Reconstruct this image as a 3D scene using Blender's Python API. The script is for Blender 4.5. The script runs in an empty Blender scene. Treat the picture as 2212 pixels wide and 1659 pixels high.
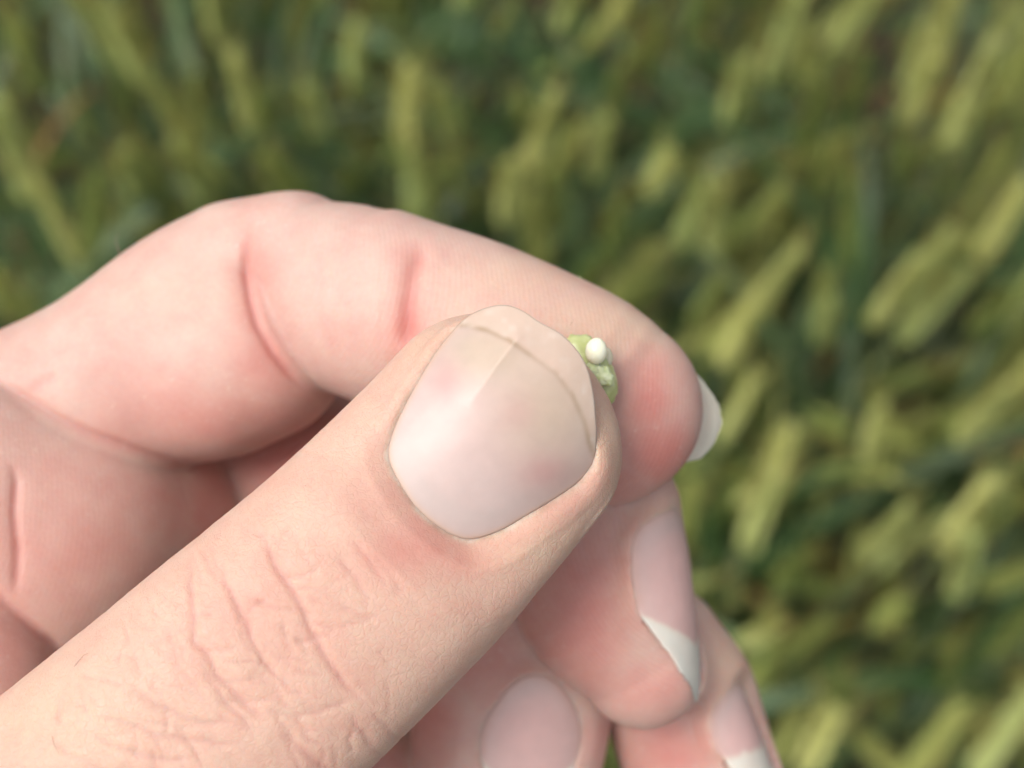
import bpy, math, random
import numpy as np
from mathutils import Vector, Matrix, Euler

random.seed(7)
rng = np.random.RandomState(7)
scene = bpy.context.scene
COL = scene.collection

# ------------------------------------------------------------------ camera
CAM_Z = 1.55
cam_d = bpy.data.cameras.new('camera')
cam = bpy.data.objects.new('camera', cam_d)
COL.objects.link(cam)
cam_d.lens = 50.0
cam_d.sensor_width = 36.0
cam_d.sensor_fit = 'HORIZONTAL'
cam_d.clip_start = 0.005
cam_d.clip_end = 600.0
CAM_M = (Matrix.Translation((0, 0, CAM_Z)) @ Euler((math.radians(26), 0, 0)).to_matrix().to_4x4()
         @ Matrix.Rotation(math.radians(4), 4, 'Z'))
cam.matrix_world = CAM_M
cam_d.dof.use_dof = True
cam_d.dof.focus_distance = 0.1115
cam_d.dof.aperture_fstop = 19.5
scene.camera = cam

# ------------------------------------------------------------------ light
SUN_EL, SUN_AZ = math.radians(62), math.radians(-108)      # azimuth from +Y, clockwise
world = bpy.data.worlds.new('World')
scene.world = world
world.use_nodes = True
wn = world.node_tree
for n in list(wn.nodes):
    wn.nodes.remove(n)
sky = wn.nodes.new('ShaderNodeTexSky')
sky.sky_type = 'NISHITA'
sky.sun_disc = False
sky.sun_elevation = SUN_EL
sky.sun_rotation = SUN_AZ
sky.air_density = 1.0
sky.dust_density = 4.0
sky.ozone_density = 1.0
bg = wn.nodes.new('ShaderNodeBackground')
bg.inputs['Strength'].default_value = 0.125
wo = wn.nodes.new('ShaderNodeOutputWorld')
veil = wn.nodes.new('ShaderNodeHueSaturation')      # thin cloud: the blue greyed out
veil.inputs['Saturation'].default_value = 0.25
wn.links.new(sky.outputs[0], veil.inputs['Color'])
wn.links.new(veil.outputs[0], bg.inputs[0])
wn.links.new(bg.outputs[0], wo.inputs[0])
sun_d = bpy.data.lights.new('sun', 'SUN')
sun_d.energy = 1.5
sun_d.angle = math.radians(30)
sun_d.color = (1.0, 0.94, 0.86)
sun = bpy.data.objects.new('sun', sun_d)
COL.objects.link(sun)
sdir = Vector((math.sin(SUN_AZ) * math.cos(SUN_EL), math.cos(SUN_AZ) * math.cos(SUN_EL), math.sin(SUN_EL)))
sun.rotation_euler = sdir.to_track_quat('Z', 'Y').to_euler()
sun.location = (0, 0, 4)

scene.view_settings.view_transform = 'Standard'
scene.view_settings.look = 'None'
scene.view_settings.exposure = 0.66
scene.view_settings.gamma = 1.0
scene.view_settings.use_curve_mapping = False

# ------------------------------------------------------------------ helpers
M3 = np.array(CAM_M)[:3, :3]
MT = np.array(CAM_M)[:3, 3]
F = 2212 * 50.0 / 36.0            # tracing scale: the photograph taken 2212 wide
CX, CY = 1106.0, 829.5


def PT(px, py, dep):
    """point of the place seen at (px, py), dep millimetres in front of the lens plane; camera axes, mm"""
    return np.array([(px - CX) * dep / F, -(py - CY) * dep / F, -dep])


def proj(P):
    d = -P[..., 2]
    return np.stack([CX + P[..., 0] / d * F, CY - P[..., 1] / d * F], -1)


def to_world(P):
    return (np.asarray(P) * 0.001) @ M3.T + MT


def tag(o, label=None, cat=None, group=None, kind=None):
    if label:
        o['label'] = label
    if cat:
        o['category'] = cat
    if group:
        o['group'] = group
    if kind:
        o['kind'] = kind
    return o


def mesh_obj(name, verts, faces, mat=None, parent=None, smooth=True, origin=None):
    me = bpy.data.meshes.new(name)
    verts = np.asarray(verts, dtype=np.float64)
    if origin is not None:
        verts = verts - np.asarray(origin)
    if isinstance(faces, np.ndarray):
        k = faces.shape[1]
        me.vertices.add(len(verts))
        me.vertices.foreach_set('co', verts.astype(np.float32).ravel())
        me.loops.add(faces.size)
        me.loops.foreach_set('vertex_index', faces.astype(np.int32).ravel())
        me.polygons.add(len(faces))
        me.polygons.foreach_set('loop_start', np.arange(0, faces.size, k, dtype=np.int32))
        me.polygons.foreach_set('loop_total', np.full(len(faces), k, dtype=np.int32))
        me.update(calc_edges=True)
    else:
        me.from_pydata(verts.tolist(), [], faces)
        me.update()
    if smooth:
        me.polygons.foreach_set('use_smooth', np.ones(len(me.polygons), dtype=bool))
    if mat:
        me.materials.append(mat)
    o = bpy.data.objects.new(name, me)
    COL.objects.link(o)
    if parent is not None:
        o.parent = parent
    return o


def empty(name, loc):
    o = bpy.data.objects.new(name, None)
    o.empty_display_size = 0.01
    o.location = loc
    COL.objects.link(o)
    return o


def new_mat(name):
    m = bpy.data.materials.new(name)
    m.use_nodes = True
    nt = m.node_tree
    b = nt.nodes['Principled BSDF']
    return m, nt, b


def N(nt, typ, **kw):
    n = nt.nodes.new(typ)
    for k, v in kw.items():
        if k in n.inputs:
            n.inputs[k].default_value = v
        else:
            setattr(n, k, v)
    return n


def ramp(nt, fac, stops):
    r = nt.nodes.new('ShaderNodeValToRGB')
    e = r.color_ramp.elements
    while len(e) < len(stops):
        e.new(0.5)
    for i, (p, c) in enumerate(stops):
        e[i].position = p
        e[i].color = (*c, 1)
    nt.links.new(fac, r.inputs[0])
    return r.outputs[0]


# ------------------------------------------------------------------ ground
def soil_mat():
    m, nt, b = new_mat('soil')
    tc = N(nt, 'ShaderNodeTexCoord')
    n1 = N(nt, 'ShaderNodeTexNoise', Scale=18.0, Detail=8.0, Roughness=0.65)
    nt.links.new(tc.outputs['Object'], n1.inputs['Vector'])
    c = ramp(nt, n1.outputs[0], [(0.3, (0.022, 0.012, 0.006)), (0.55, (0.05, 0.03, 0.014)), (0.75, (0.10, 0.058, 0.028))])
    nt.links.new(c, b.inputs['Base Color'])
    b.inputs['Roughness'].default_value = 0.95
    bp = N(nt, 'ShaderNodeBump', Strength=0.8, Distance=0.02)
    nt.links.new(n1.outputs[0], bp.inputs['Height'])
    nt.links.new(bp.outputs[0], b.inputs['Normal'])
    return m


def build_ground():
    n = 60
    xs = np.concatenate([[-300, -60, -12], np.linspace(-3, 3, n), [12, 60, 300]])
    ys = np.concatenate([[-300, -60, -12], np.linspace(-2.5, 3.5, n), [12, 60, 300]])
    X, Y = np.meshgrid(xs, ys, indexing='ij')
    Z = rng.randn(*X.shape) * 0.008 - 0.01
    V = np.stack([X, Y, Z], -1).reshape(-1, 3)
    a, b = X.shape
    idx = np.arange(a * b).reshape(a, b)
    Fq = np.stack([idx[:-1, :-1], idx[1:, :-1], idx[1:, 1:], idx[:-1, 1:]], -1).reshape(-1, 4)
    g = mesh_obj('ground', V, Fq, soil_mat())
    g['kind'] = 'structure'


build_ground()


# ------------------------------------------------------------------ wheat field
def plant_mat(name, stops, rough=0.55, scale=40.0, trans=0.25, obj_var=0.25):
    m, nt, b = new_mat(name)
    tc = N(nt, 'ShaderNodeTexCoord')
    oi = N(nt, 'ShaderNodeObjectInfo')
    n1 = N(nt, 'ShaderNodeTexNoise', Scale=scale, Detail=3.0)
    nt.links.new(tc.outputs['Object'], n1.inputs['Vector'])
    ad = N(nt, 'ShaderNodeMath', operation='MULTIPLY_ADD')
    nt.links.new(oi.outputs['Random'], ad.inputs[0])
    ad.inputs[1].default_value = obj_var * 2
    nt.links.new(n1.outputs[0], ad.inputs[2])
    sb = N(nt, 'ShaderNodeMath', operation='SUBTRACT')
    nt.links.new(ad.outputs[0], sb.inputs[0])
    sb.inputs[1].default_value = obj_var
    c = ramp(nt, sb.outputs[0], stops)
    nt.links.new(c, b.inputs['Base Color'])
    b.inputs['Roughness'].default_value = rough
    if trans:
        tr = N(nt, 'ShaderNodeBsdfTranslucent')
        nt.links.new(c, tr.inputs['Color'])
        mx = N(nt, 'ShaderNodeMixShader')
        mx.inputs[0].default_value = trans
        nt.links.new(b.outputs[0], mx.inputs[1])
        nt.links.new(tr.outputs[0], mx.inputs[2])
        out = nt.nodes['Material Output']
        nt.links.new(mx.outputs[0], out.inputs['Surface'])
    return m


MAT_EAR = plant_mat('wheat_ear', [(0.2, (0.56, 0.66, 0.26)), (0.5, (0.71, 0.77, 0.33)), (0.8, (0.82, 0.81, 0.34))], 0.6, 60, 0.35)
MAT_EAR_DIM = plant_mat('wheat_ear_shaded', [(0.2, (0.24, 0.33, 0.08)), (0.5, (0.44, 0.53, 0.16)), (0.8, (0.70, 0.71, 0.25))], 0.6, 60, 0.35)  # greener, darker copy: shade deep in the crop put into the ear colour
MAT_STEM = plant_mat('wheat_stem', [(0.2, (0.14, 0.19, 0.10)), (0.5, (0.22, 0.28, 0.16)), (0.8, (0.30, 0.33, 0.13))], 0.5, 20, 0)
MAT_LEAF = plant_mat('wheat_leaf', [(0.15, (0.026, 0.065, 0.016)), (0.5, (0.052, 0.11, 0.03)), (0.85, (0.13, 0.19, 0.08))], 0.5, 14, 0.3)
MAT_DRY = plant_mat('dry_leaf', [(0.2, (0.18, 0.095, 0.025)), (0.5, (0.30, 0.17, 0.045)), (0.8, (0.42, 0.29, 0.10))], 0.7, 14, 0.2)


MAT_AWN = plant_mat('awn', [(0.2, (0.28, 0.22, 0.06)), (0.5, (0.40, 0.36, 0.11)), (0.8, (0.48, 0.48, 0.17))], 0.6, 14, 0.3)


def ellipsoid(c, ax, r, l, nu=6, nv=4):
    """closed spindle, axis ax, half length l, radius r"""
    ax = np.array(ax, float) / np.linalg.norm(ax)
    h = np.array([1, 0, 0]) if abs(ax[0]) < 0.8 else np.array([0, 1, 0])
    u = np.cross(ax, h); u /= np.linalg.norm(u)
    w = np.cross(ax, u)
    V = [np.array(c) - ax * l]
    for j in range(1, nv):
        a = -math.pi / 2 + math.pi * j / nv
        for i in range(nu):
            t = 2 * math.pi * i / nu
            V.append(np.array(c) + ax * l * math.sin(a) + (u * math.cos(t) + w * math.sin(t)) * r * math.cos(a))
    V.append(np.array(c) + ax * l)
    Fc = []
    for i in range(nu):
        Fc.append((0, 1 + (i + 1) % nu, 1 + i))
    for j in range(nv - 2):
        o = 1 + j * nu
        for i in range(nu):
            Fc.append((o + i, o + (i + 1) % nu, o + nu + (i + 1) % nu, o + nu + i))
    o = 1 + (nv - 2) * nu
    for i in range(nu):
        Fc.append((o + i, o + (i + 1) % nu, len(V) - 1))
    return V, Fc


def join(parts):
    V, Fc = [], []
    for v, f in parts:
        o = len(V)
        V += [tuple(x) for x in v]
        Fc += [tuple(i + o for i in ff) for ff in f]
    return V, Fc


def ear_geo(seed, n=10, low=False):
    """ear of length 1 along +Z (scaled on use); two rows of spikelets of three florets, short awns"""
    r = random.Random(seed)
    parts = []
    for k in range(n):
        z = 0.04 + 0.86 * k / n
        for s in (-1, 1):
            zz = z + (0.5 if s > 0 else 0) * 0.86 / n
            wide = 0.038 * (1 - 0.75 * (k / n) ** 1.6) * (0.75 + 0.25 * min(1, k / 2)) * r.uniform(0.9, 1.12)
            tilt = r.uniform(0.22, 0.50) * s
            if low:
                parts.append(ellipsoid((s * 0.045, 0, zz + 0.06), (tilt, 0, 1), wide, 0.10, 4, 3))
                continue
            for q in (-1, 0, 1):
                parts.append(ellipsoid((s * (0.034 + 0.012 * (q == 0)) * (1 - 0.5 * k / n), q * 0.028 * (1 - 0.5 * k / n), zz + 0.06), (tilt, q * 0.35, 1), wide * 0.72, 0.105, 6, 4))
    parts.append(ellipsoid((0, 0, 0.97), (0, 0, 1), 0.018, 0.09, 6, 4))
    V, Fc = join(parts)
    nb = len(Fc)
    if not low:
        for k in range(44):
            s = r.choice((-1, 1)); z = r.uniform(0.2, 1.0)
            b = np.array((s * 0.06, r.uniform(-.04, .04), z))
            e = b + np.array((s * r.uniform(.02, .16), r.uniform(-.12, .12), r.uniform(.25, .55)))
            d = np.array((0.0, 0.008, 0)) if k % 2 else np.array((0.008, 0, 0))
            o = len(V)
            V += [tuple(b - d), tuple(b + d), tuple(e)]
            Fc.append((o, o + 1, o + 2))
    return V, Fc, nb


def leaf_geo(seed, L, W, lift, droop, n=12):
    """arched blade from the origin, first along +Z then out along +X, with a folded midrib and a twist"""
    r = random.Random(seed)
    ang = lift
    p = np.zeros(3)
    V, Fc = [], []
    tw = r.uniform(-0.8, 0.8)
    for i in range(n + 1):
        t = i / n
        w = W * (0.55 + 0.9 * t) * (1 - t) ** 0.6 if t < 1 else 0.0005
        w = max(w, 0.0006)
        tdir = np.array([math.sin(ang), 0, math.cos(ang)])
        nrm = np.array([math.cos(ang), 0, -math.sin(ang)])
        side = np.array([0, 1.0, 0]) * math.cos(tw * t) + nrm * math.sin(tw * t)
        up = np.cross(tdir, side)
        V += [p - side * w / 2 + up * w * 0.12, p.copy(), p + side * w / 2 + up * w * 0.12]
        p = p + tdir * L / n
        ang += droop / n * (0.4 + 1.2 * t)
    for i in range(n):
        a = 3 * i
        Fc += [(a, a + 1, a + 4, a + 3), (a + 1, a + 2, a + 5, a + 4)]
    return V, Fc


def stem_geo(p0, p3, d3, r0=0.0021, r1=0.0014, n=12, m=6):
    p0, p3, d3 = map(lambda x: np.array(x, float), (p0, p3, d3))
    h = np.linalg.norm(p3 - p0)
    p1 = p0 + np.array([0, 0, h * 0.4])
    p2 = p3 - d3 / np.linalg.norm(d3) * h * 0.22
    V, Fc = [], []
    for i in range(n + 1):
        t = i / n
        c = (1 - t) ** 3 * p0 + 3 * t * (1 - t) ** 2 * p1 + 3 * t * t * (1 - t) * p2 + t ** 3 * p3
        node = 1.45 if i in (3, 6, 9) else 1.0
        rr = (r0 + (r1 - r0) * t) * node
        for k in range(m):
            a = 2 * math.pi * k / m
            V.append(c + np.array([math.cos(a), math.sin(a), 0]) * rr)
    for i in range(n):
        for k in range(m):
            Fc.append((i * m + k, i * m + (k + 1) % m, (i + 1) * m + (k + 1) % m, (i + 1) * m + k))
    def at(t):
        return (1 - t) ** 3 * p0 + 3 * t * (1 - t) ** 2 * p1 + 3 * t * t * (1 - t) * p2 + t ** 3 * p3
    return V, Fc, at


def as_mesh(name, geo, mat):
    me = bpy.data.meshes.new(name)
    me.from_pydata([tuple(v) for v in geo[0]], [], geo[1])
    me.polygons.foreach_set('use_smooth', np.ones(len(me.polygons), dtype=bool))
    me.materials.append(mat)
    if len(geo) > 2:
        me.materials.append(MAT_AWN)
        me.polygons.foreach_set('material_index', (np.arange(len(me.polygons)) >= geo[2]).astype(np.int32))
    return me


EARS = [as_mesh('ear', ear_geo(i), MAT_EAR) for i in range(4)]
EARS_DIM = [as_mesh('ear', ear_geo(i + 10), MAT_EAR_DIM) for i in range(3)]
LEAF_SPECS = [(0.22, 0.013, 0.5, 1.7), (0.26, 0.015, 0.7, 1.2), (0.18, 0.012, 0.3, 0.9), (0.30, 0.014, 0.5, 2.4), (0.24, 0.016, 0.9, 1.5)]
LEAVES = [as_mesh('leaf', leaf_geo(i, *s), MAT_LEAF) for i, s in enumerate(LEAF_SPECS)]
DRY = [as_mesh('leaf', leaf_geo(i + 20, *s), MAT_DRY) for i, s in enumerate([(0.15, 0.009, 0.8, 2.6), (0.18, 0.010, 1.1, 2.2), (0.13, 0.008, 0.6, 2.9)])]
WHEAT_GROUP = 'wheat plants growing in the field behind the hand'


def child(name, me, parent, loc, rot, scale=1.0):
    o = bpy.data.objects.new(name, me)
    COL.objects.link(o)
    o.parent = parent
    o.location = loc
    o.rotation_euler = rot
    o.scale = (scale,) * 3 if not isinstance(scale, tuple) else scale
    return o


def wheat_plant(root, base, tip, label, bright, nleaf=3, fat=1.0, tillers=0):
    """root on the soil, ear from base to tip (world metres)"""
    root, base, tip = map(lambda x: np.array(x, float), (root, base, tip))
    t = empty('wheat_plant', tuple(root))
    tag(t, label, 'wheat', WHEAT_GROUP)
    d = tip - base
    L = np.linalg.norm(d)
    for k in range(tillers, -1, -1):
        bk, dk = base, d
        if k:
            bk = base + np.array([rng.randn() * 0.03, rng.randn() * 0.03, -rng.uniform(0.03, 0.16)])
            dk = d + np.append(rng.randn(2) * 0.2 * L, 0)
        V, Fc, at = stem_geo(np.zeros(3), bk - root, dk)
        mesh_obj('stem', V, Fc, MAT_STEM, t)
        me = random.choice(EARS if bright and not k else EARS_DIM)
        q = Vector(dk).to_track_quat('Z', 'X').to_euler()
        qm = q.to_matrix() @ Matrix.Rotation(random.uniform(0, 6.28), 3, 'Z')
        child('ear', me, t, tuple(bk - root), qm.to_euler(), (L * fat, L * fat, L))
    for k in range(nleaf):
        f = (0.72, 0.5, 0.3, 0.86)[k % 4] + random.uniform(-.06, .06)
        dry = (k == 2 and random.random() < 0.8) or random.random() < 0.06
        me = random.choice(DRY if dry else LEAVES)
        child('leaf', me, t, tuple(at(f)), (random.uniform(-.2, .2), random.uniform(-.2, .2), random.uniform(0, 6.28)), random.uniform(0.75, 1.2))
    return t


def ray(px, py):
    v = M3 @ np.array([(px - CX) / F, -(py - CY) / F, -1.0])
    return v / np.linalg.norm(v)


# ears that can be told apart: lower end, upper end, height of the lower end, bright?, label
EAR_LIST = [
    ((322, 195), (228, 5), .80, 1, 'large pale wheat ear leaning left at the top, right-hand one of a forked pair'),
    ((262, 150), (158, -15), .79, 1, 'large pale wheat ear leaning left at the top, left-hand one of a forked pair'),
    ((78, 440), (-12, 225), .82, 1, 'long yellow-green wheat ear cut by the left edge above the hand'),
    ((182, 585), (80, 395), .80, 1, 'long leaning wheat ear whose foot meets the knuckle of the index finger'),
    ((545, 285), (503, 120), .78, 1, 'upright wheat ear with amber haze at its tip above the index knuckle'),
    ((590, 290), (560, 200), .70, 0, 'dull green wheat ear close against the amber-tipped ear'),
    ((763, 190), (772, 55), .76, 1, 'short upright wheat ear standing alone over brown soil near the top'),
    ((702, 295), (662, 190), .74, 1, 'small tilted wheat ear between two upright ears above the index finger'),
    ((878, 335), (888, 150), .77, 1, 'narrow upright wheat ear, upper of two in one line above the finger'),
    ((905, 475), (888, 325), .75, 1, 'narrow wheat ear rising straight from the top edge of the index finger'),
    ((985, 320), (948, 190), .72, 1, 'muted wheat ear tilted left beside the narrow upright ears'),
    ((1090, 490), (1102, 350), .74, 1, 'short broad wheat ear just above the middle of the index finger'),
    ((1150, 370), (1192, 210), .75, 1, 'wheat ear tilted right above the short broad ear'),
    ((1195, 500), (1208, 365), .70, 0, 'dull wheat ear close to the fingertip side of the short broad ear'),
    ((1283, 395), (1305, 255), .74, 1, 'slim wheat ear with a dark gap to its right above the fingertip'),
    ((1318, 580), (1326, 450), .72, 0, 'dull slim wheat ear over the upper edge of the index fingertip'),
    ((1400, 425), (1446, 325), .74, 1, 'short bright wheat ear tilted right above the paired ears'),
    ((1460, 540), (1528, 400), .75, 1, 'pale wheat ear, left half of a V-shaped pair above the fingertip'),
    ((1538, 555), (1550, 395), .75, 1, 'pale wheat ear, upright half of a V-shaped pair above the fingertip'),
    ((1575, 270), (1608, 130), .76, 1, 'medium pale wheat ear standing alone above the V-shaped pair'),
    ((1662, 185), (1722, -15), .80, 1, 'tall broad wheat ear tilted right and cut by the top edge'),
    ((1795, 125), (1885, -25), .80, 1, 'yellow wheat ear at the top edge between two tall broad ears'),
    ((1722, 330), (1780, 190), .72, 0, 'muted green wheat ear in the gap below the yellow top ear'),
    ((1828, 310), (1850, 190), .71, 0, 'muted wheat ear left of the tall line of yellow ears'),
    ((1958, 275), (2015, 130), .81, 1, 'bright yellow wheat ear with a grey stem below, lower of two in line'),
    ((2008, 175), (2060, -20), .82, 1, 'bright yellow wheat ear at the top edge, upper of two in line'),
    ((2040, 320), (2145, 95), .83, 1, 'brightest yellow wheat ear, long and tilted near the top right corner'),
    ((2110, 570), (2215, 400), .76, 1, 'wide muted wheat ear running off the right edge in the upper half'),
    ((1628, 668), (1722, 545), .77, 1, 'yellow-green wheat ear tilted right beside the index fingertip, upper of two'),
    ((1560, 800), (1632, 650), .74, 1, 'wheat ear hanging beside the index fingertip, lower of two'),
    ((1880, 705), (1985, 560), .79, 1, 'left ear of the bright bundle of three beside the fingertip'),
    ((1948, 690), (2055, 510), .81, 1, 'topmost ear of the bright bundle of three beside the fingertip'),
    ((1935, 745), (2085, 585), .79, 1, 'lowest ear of the bright bundle of three beside the fingertip'),
    ((1768, 740), (1795, 650), .73, 1, 'small round-looking wheat ear seen nearly end-on below the tilted ears'),
    ((1872, 1005), (1902, 885), .75, 1, 'small bright wheat ear on a thin dark stem level with the fingernail'),
    ((2065, 965), (2175, 835), .77, 1, 'pale green wheat ear tilted strongly right near the right edge'),
    ((1638, 1095), (1702, 925), .76, 1, 'long pale wheat ear beside the gap under the index nail, upper of two'),
    ((1608, 1195), (1668, 1040), .75, 1, 'pale wheat ear with bluish stem beside the middle fingernail, lower of two'),
    ((1868, 1215), (1955, 1105), .75, 1, 'medium yellow-green wheat ear alone over dark leaves'),
    ((2028, 1190), (2145, 1045), .80, 1, 'large bright wheat ear tilted right, upper of two overlapping'),
    ((2068, 1290), (2096, 1165), .78, 1, 'stubby bright wheat ear just under the large tilted ear'),
    ((2120, 1275), (2230, 1225), .76, 0, 'wheat ear lying almost flat towards the right edge'),
    ((1688, 1275), (1724, 1205), .70, 0, 'small faint wheat ear in the shade near the middle finger'),
    ((1728, 1672), (1805, 1535), .74, 1, 'yellow-green wheat ear at the bottom edge beside the lowest fingertip'),
    ((2090, 1690), (2235, 1490), .80, 1, 'long pale wheat ear filling the bottom right corner'),
    ((1650, 1480), (1672, 1395), .70, 0, 'dim green wheat ear in shade above the bottom-edge ear'),
    ((2140, 1420), (2215, 1330), .68, 0, 'dim wheat ear near the right edge over curved leaves'),
    ((450, 445), (378, 310), .74, 1, 'muted wheat ear tilted left just above the index knuckle'),
    ((300, 430), (268, 325), .72, 1, 'small pale wheat ear between the knuckle and the forked pair'),
    ((370, 470), (330, 350), .68, 0, 'greenish wheat ear tucked among the ears behind the knuckle'),
    ((95, 205), (20, 60), .72, 0, 'faint wheat ear near the top left corner'),
    ((1215, 75), (1248, -30), .74, 1, 'pale wheat ear crossing the top edge near its middle'),
    ((1335, 70), (1355, -40), .74, 1, 'wheat ear tip-cut by the top edge, right of the middle one'),
    ((1395, 175), (1425, 60), .70, 0, 'soft green wheat ear below the row along the top edge'),
    ((1500, 80), (1530, -40), .73, 0, 'soft wheat ear crossing the top edge left of the tall broad ear'),
    ((40, 690), (-20, 590), .72, 0, 'dull wheat ear at the left edge just above the bent finger'),
    ((2150, 250), (2230, 80), .78, 0, 'green wheat ear slipping out of the frame at the top right'),
    ((1985, 1000), (2040, 900), .66, 0, 'shaded wheat ear left of the strongly tilted pale ear'),
    ((2180, 720), (2240, 590), .74, 1, 'pale wheat ear cut by the right edge beside the bright bundle'),
]


def build_field():
    C = MT
    placed = []
    for (b, t, h, bright, label) in EAR_LIST:
        t = (t[0] + 0.03 * (t[0] - b[0]), t[1] + 0.03 * (t[1] - b[1]))
        rb, rt = ray(*b), ray(*t)
        base = C + rb * ((h - C[2]) / rb[2])
        L = 0.098 + 0.014 * rng.rand()
        # tip on its own sight line, ear length L above the base where possible
        k0 = rt.dot(base - C)
        perp = np.linalg.norm(C + rt * k0 - base)
        if perp < L:
            k = k0 - math.sqrt(L * L - perp * perp)
        else:
            k = k0
        tip = C + rt * k
        lean = (tip - base)
        root = base - np.array([lean[0] * 0.9, lean[1] * 0.9, 0]) + np.append(rng.randn(2) * 0.02, 0)
        root[2] = 0
        wheat_plant(root, base, tip, label, bright, 3, 0.78, 1)
        placed.append(base[:2])
    # plants that fill the crop between them
    lab = 'blurred green wheat plant crowded among its neighbours in the crop behind the hand'
    n = 0
    tries = 0
    while n < 225 and tries < 6000:
        tries += 1
        px, py = rng.uniform(-350, 2560), rng.uniform(-300, 1950)
        if py > 1000 and px < 1000 and rng.rand() < 0.6:
            continue
        h = rng.uniform(0.46, 0.72)
        r_ = ray(px, py)
        base = C + r_ * ((h - C[2]) / r_[2])
        if placed and min(np.hypot(*(base[:2] - q)) for q in placed) < 0.022:
            continue
        d = np.array([rng.randn() * 0.16, rng.randn() * 0.16, 1.0])
        d /= np.linalg.norm(d)
        L = rng.uniform(0.066, 0.092)
        root = base - np.array([d[0] * .15, d[1] * .15, 0]) + np.append(rng.randn(2) * 0.03, 0)
        root[2] = 0
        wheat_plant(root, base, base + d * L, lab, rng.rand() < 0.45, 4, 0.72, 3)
        placed.append(base[:2])
        n += 1
    # the rest of the crop, outside the picture
    earL = ear_geo(3, 6, True)
    eV, eF = np.array(earL[0]), earL[1]
    V, Fc, mi = [], [], []
    off = 0
    for _ in range(900):
        x, y = rng.uniform(-1.6, 1.6), rng.uniform(-0.7, 2.4)
        if abs(x) < 0.62 and 0.02 < y < 1.15:
            continue
        if math.hypot(x, y) < 0.28:
            continue
        h = rng.uniform(0.55, 0.8)
        d = np.array([rng.randn() * .25, rng.randn() * .25, 1.0]); d /= np.linalg.norm(d)
        base = np.array([x + d[0] * .15, y + d[1] * .15, h])
        R = np.array(Vector(d).to_track_quat('Z', 'X').to_matrix())
        v = (eV * 0.095) @ R.T + base
        sets = [(v, eF, 0)]
        sv, sf, at = stem_geo((x, y, 0), base, d, n=5, m=4)
        sets.append((np.array(sv), sf, 1))
        for k in range(3):
            g = leaf_geo(rng.randint(999), *LEAF_SPECS[rng.randint(5)], n=6)
            a = rng.uniform(0, 6.28)
            Rz = np.array([[math.cos(a), -math.sin(a), 0], [math.sin(a), math.cos(a), 0], [0, 0, 1]])
            sets.append((np.array(g[0]) @ Rz.T + at(rng.uniform(.3, .85)), g[1], 2))
        for v, f, m_ in sets:
            V.append(v)
            Fc += [tuple(i + off for i in q) for q in f]
            mi += [m_] * len(f)
            off += len(v)
    o = mesh_obj('wheat_field', np.concatenate(V), Fc, None)
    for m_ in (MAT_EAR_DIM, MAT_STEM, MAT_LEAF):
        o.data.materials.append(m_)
    o.data.polygons.foreach_set('material_index', np.array(mi, dtype=np.int32))
    tag(o, 'surrounding green wheat crop beyond the plants in view', 'wheat', kind='stuff')


build_field()

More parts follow.
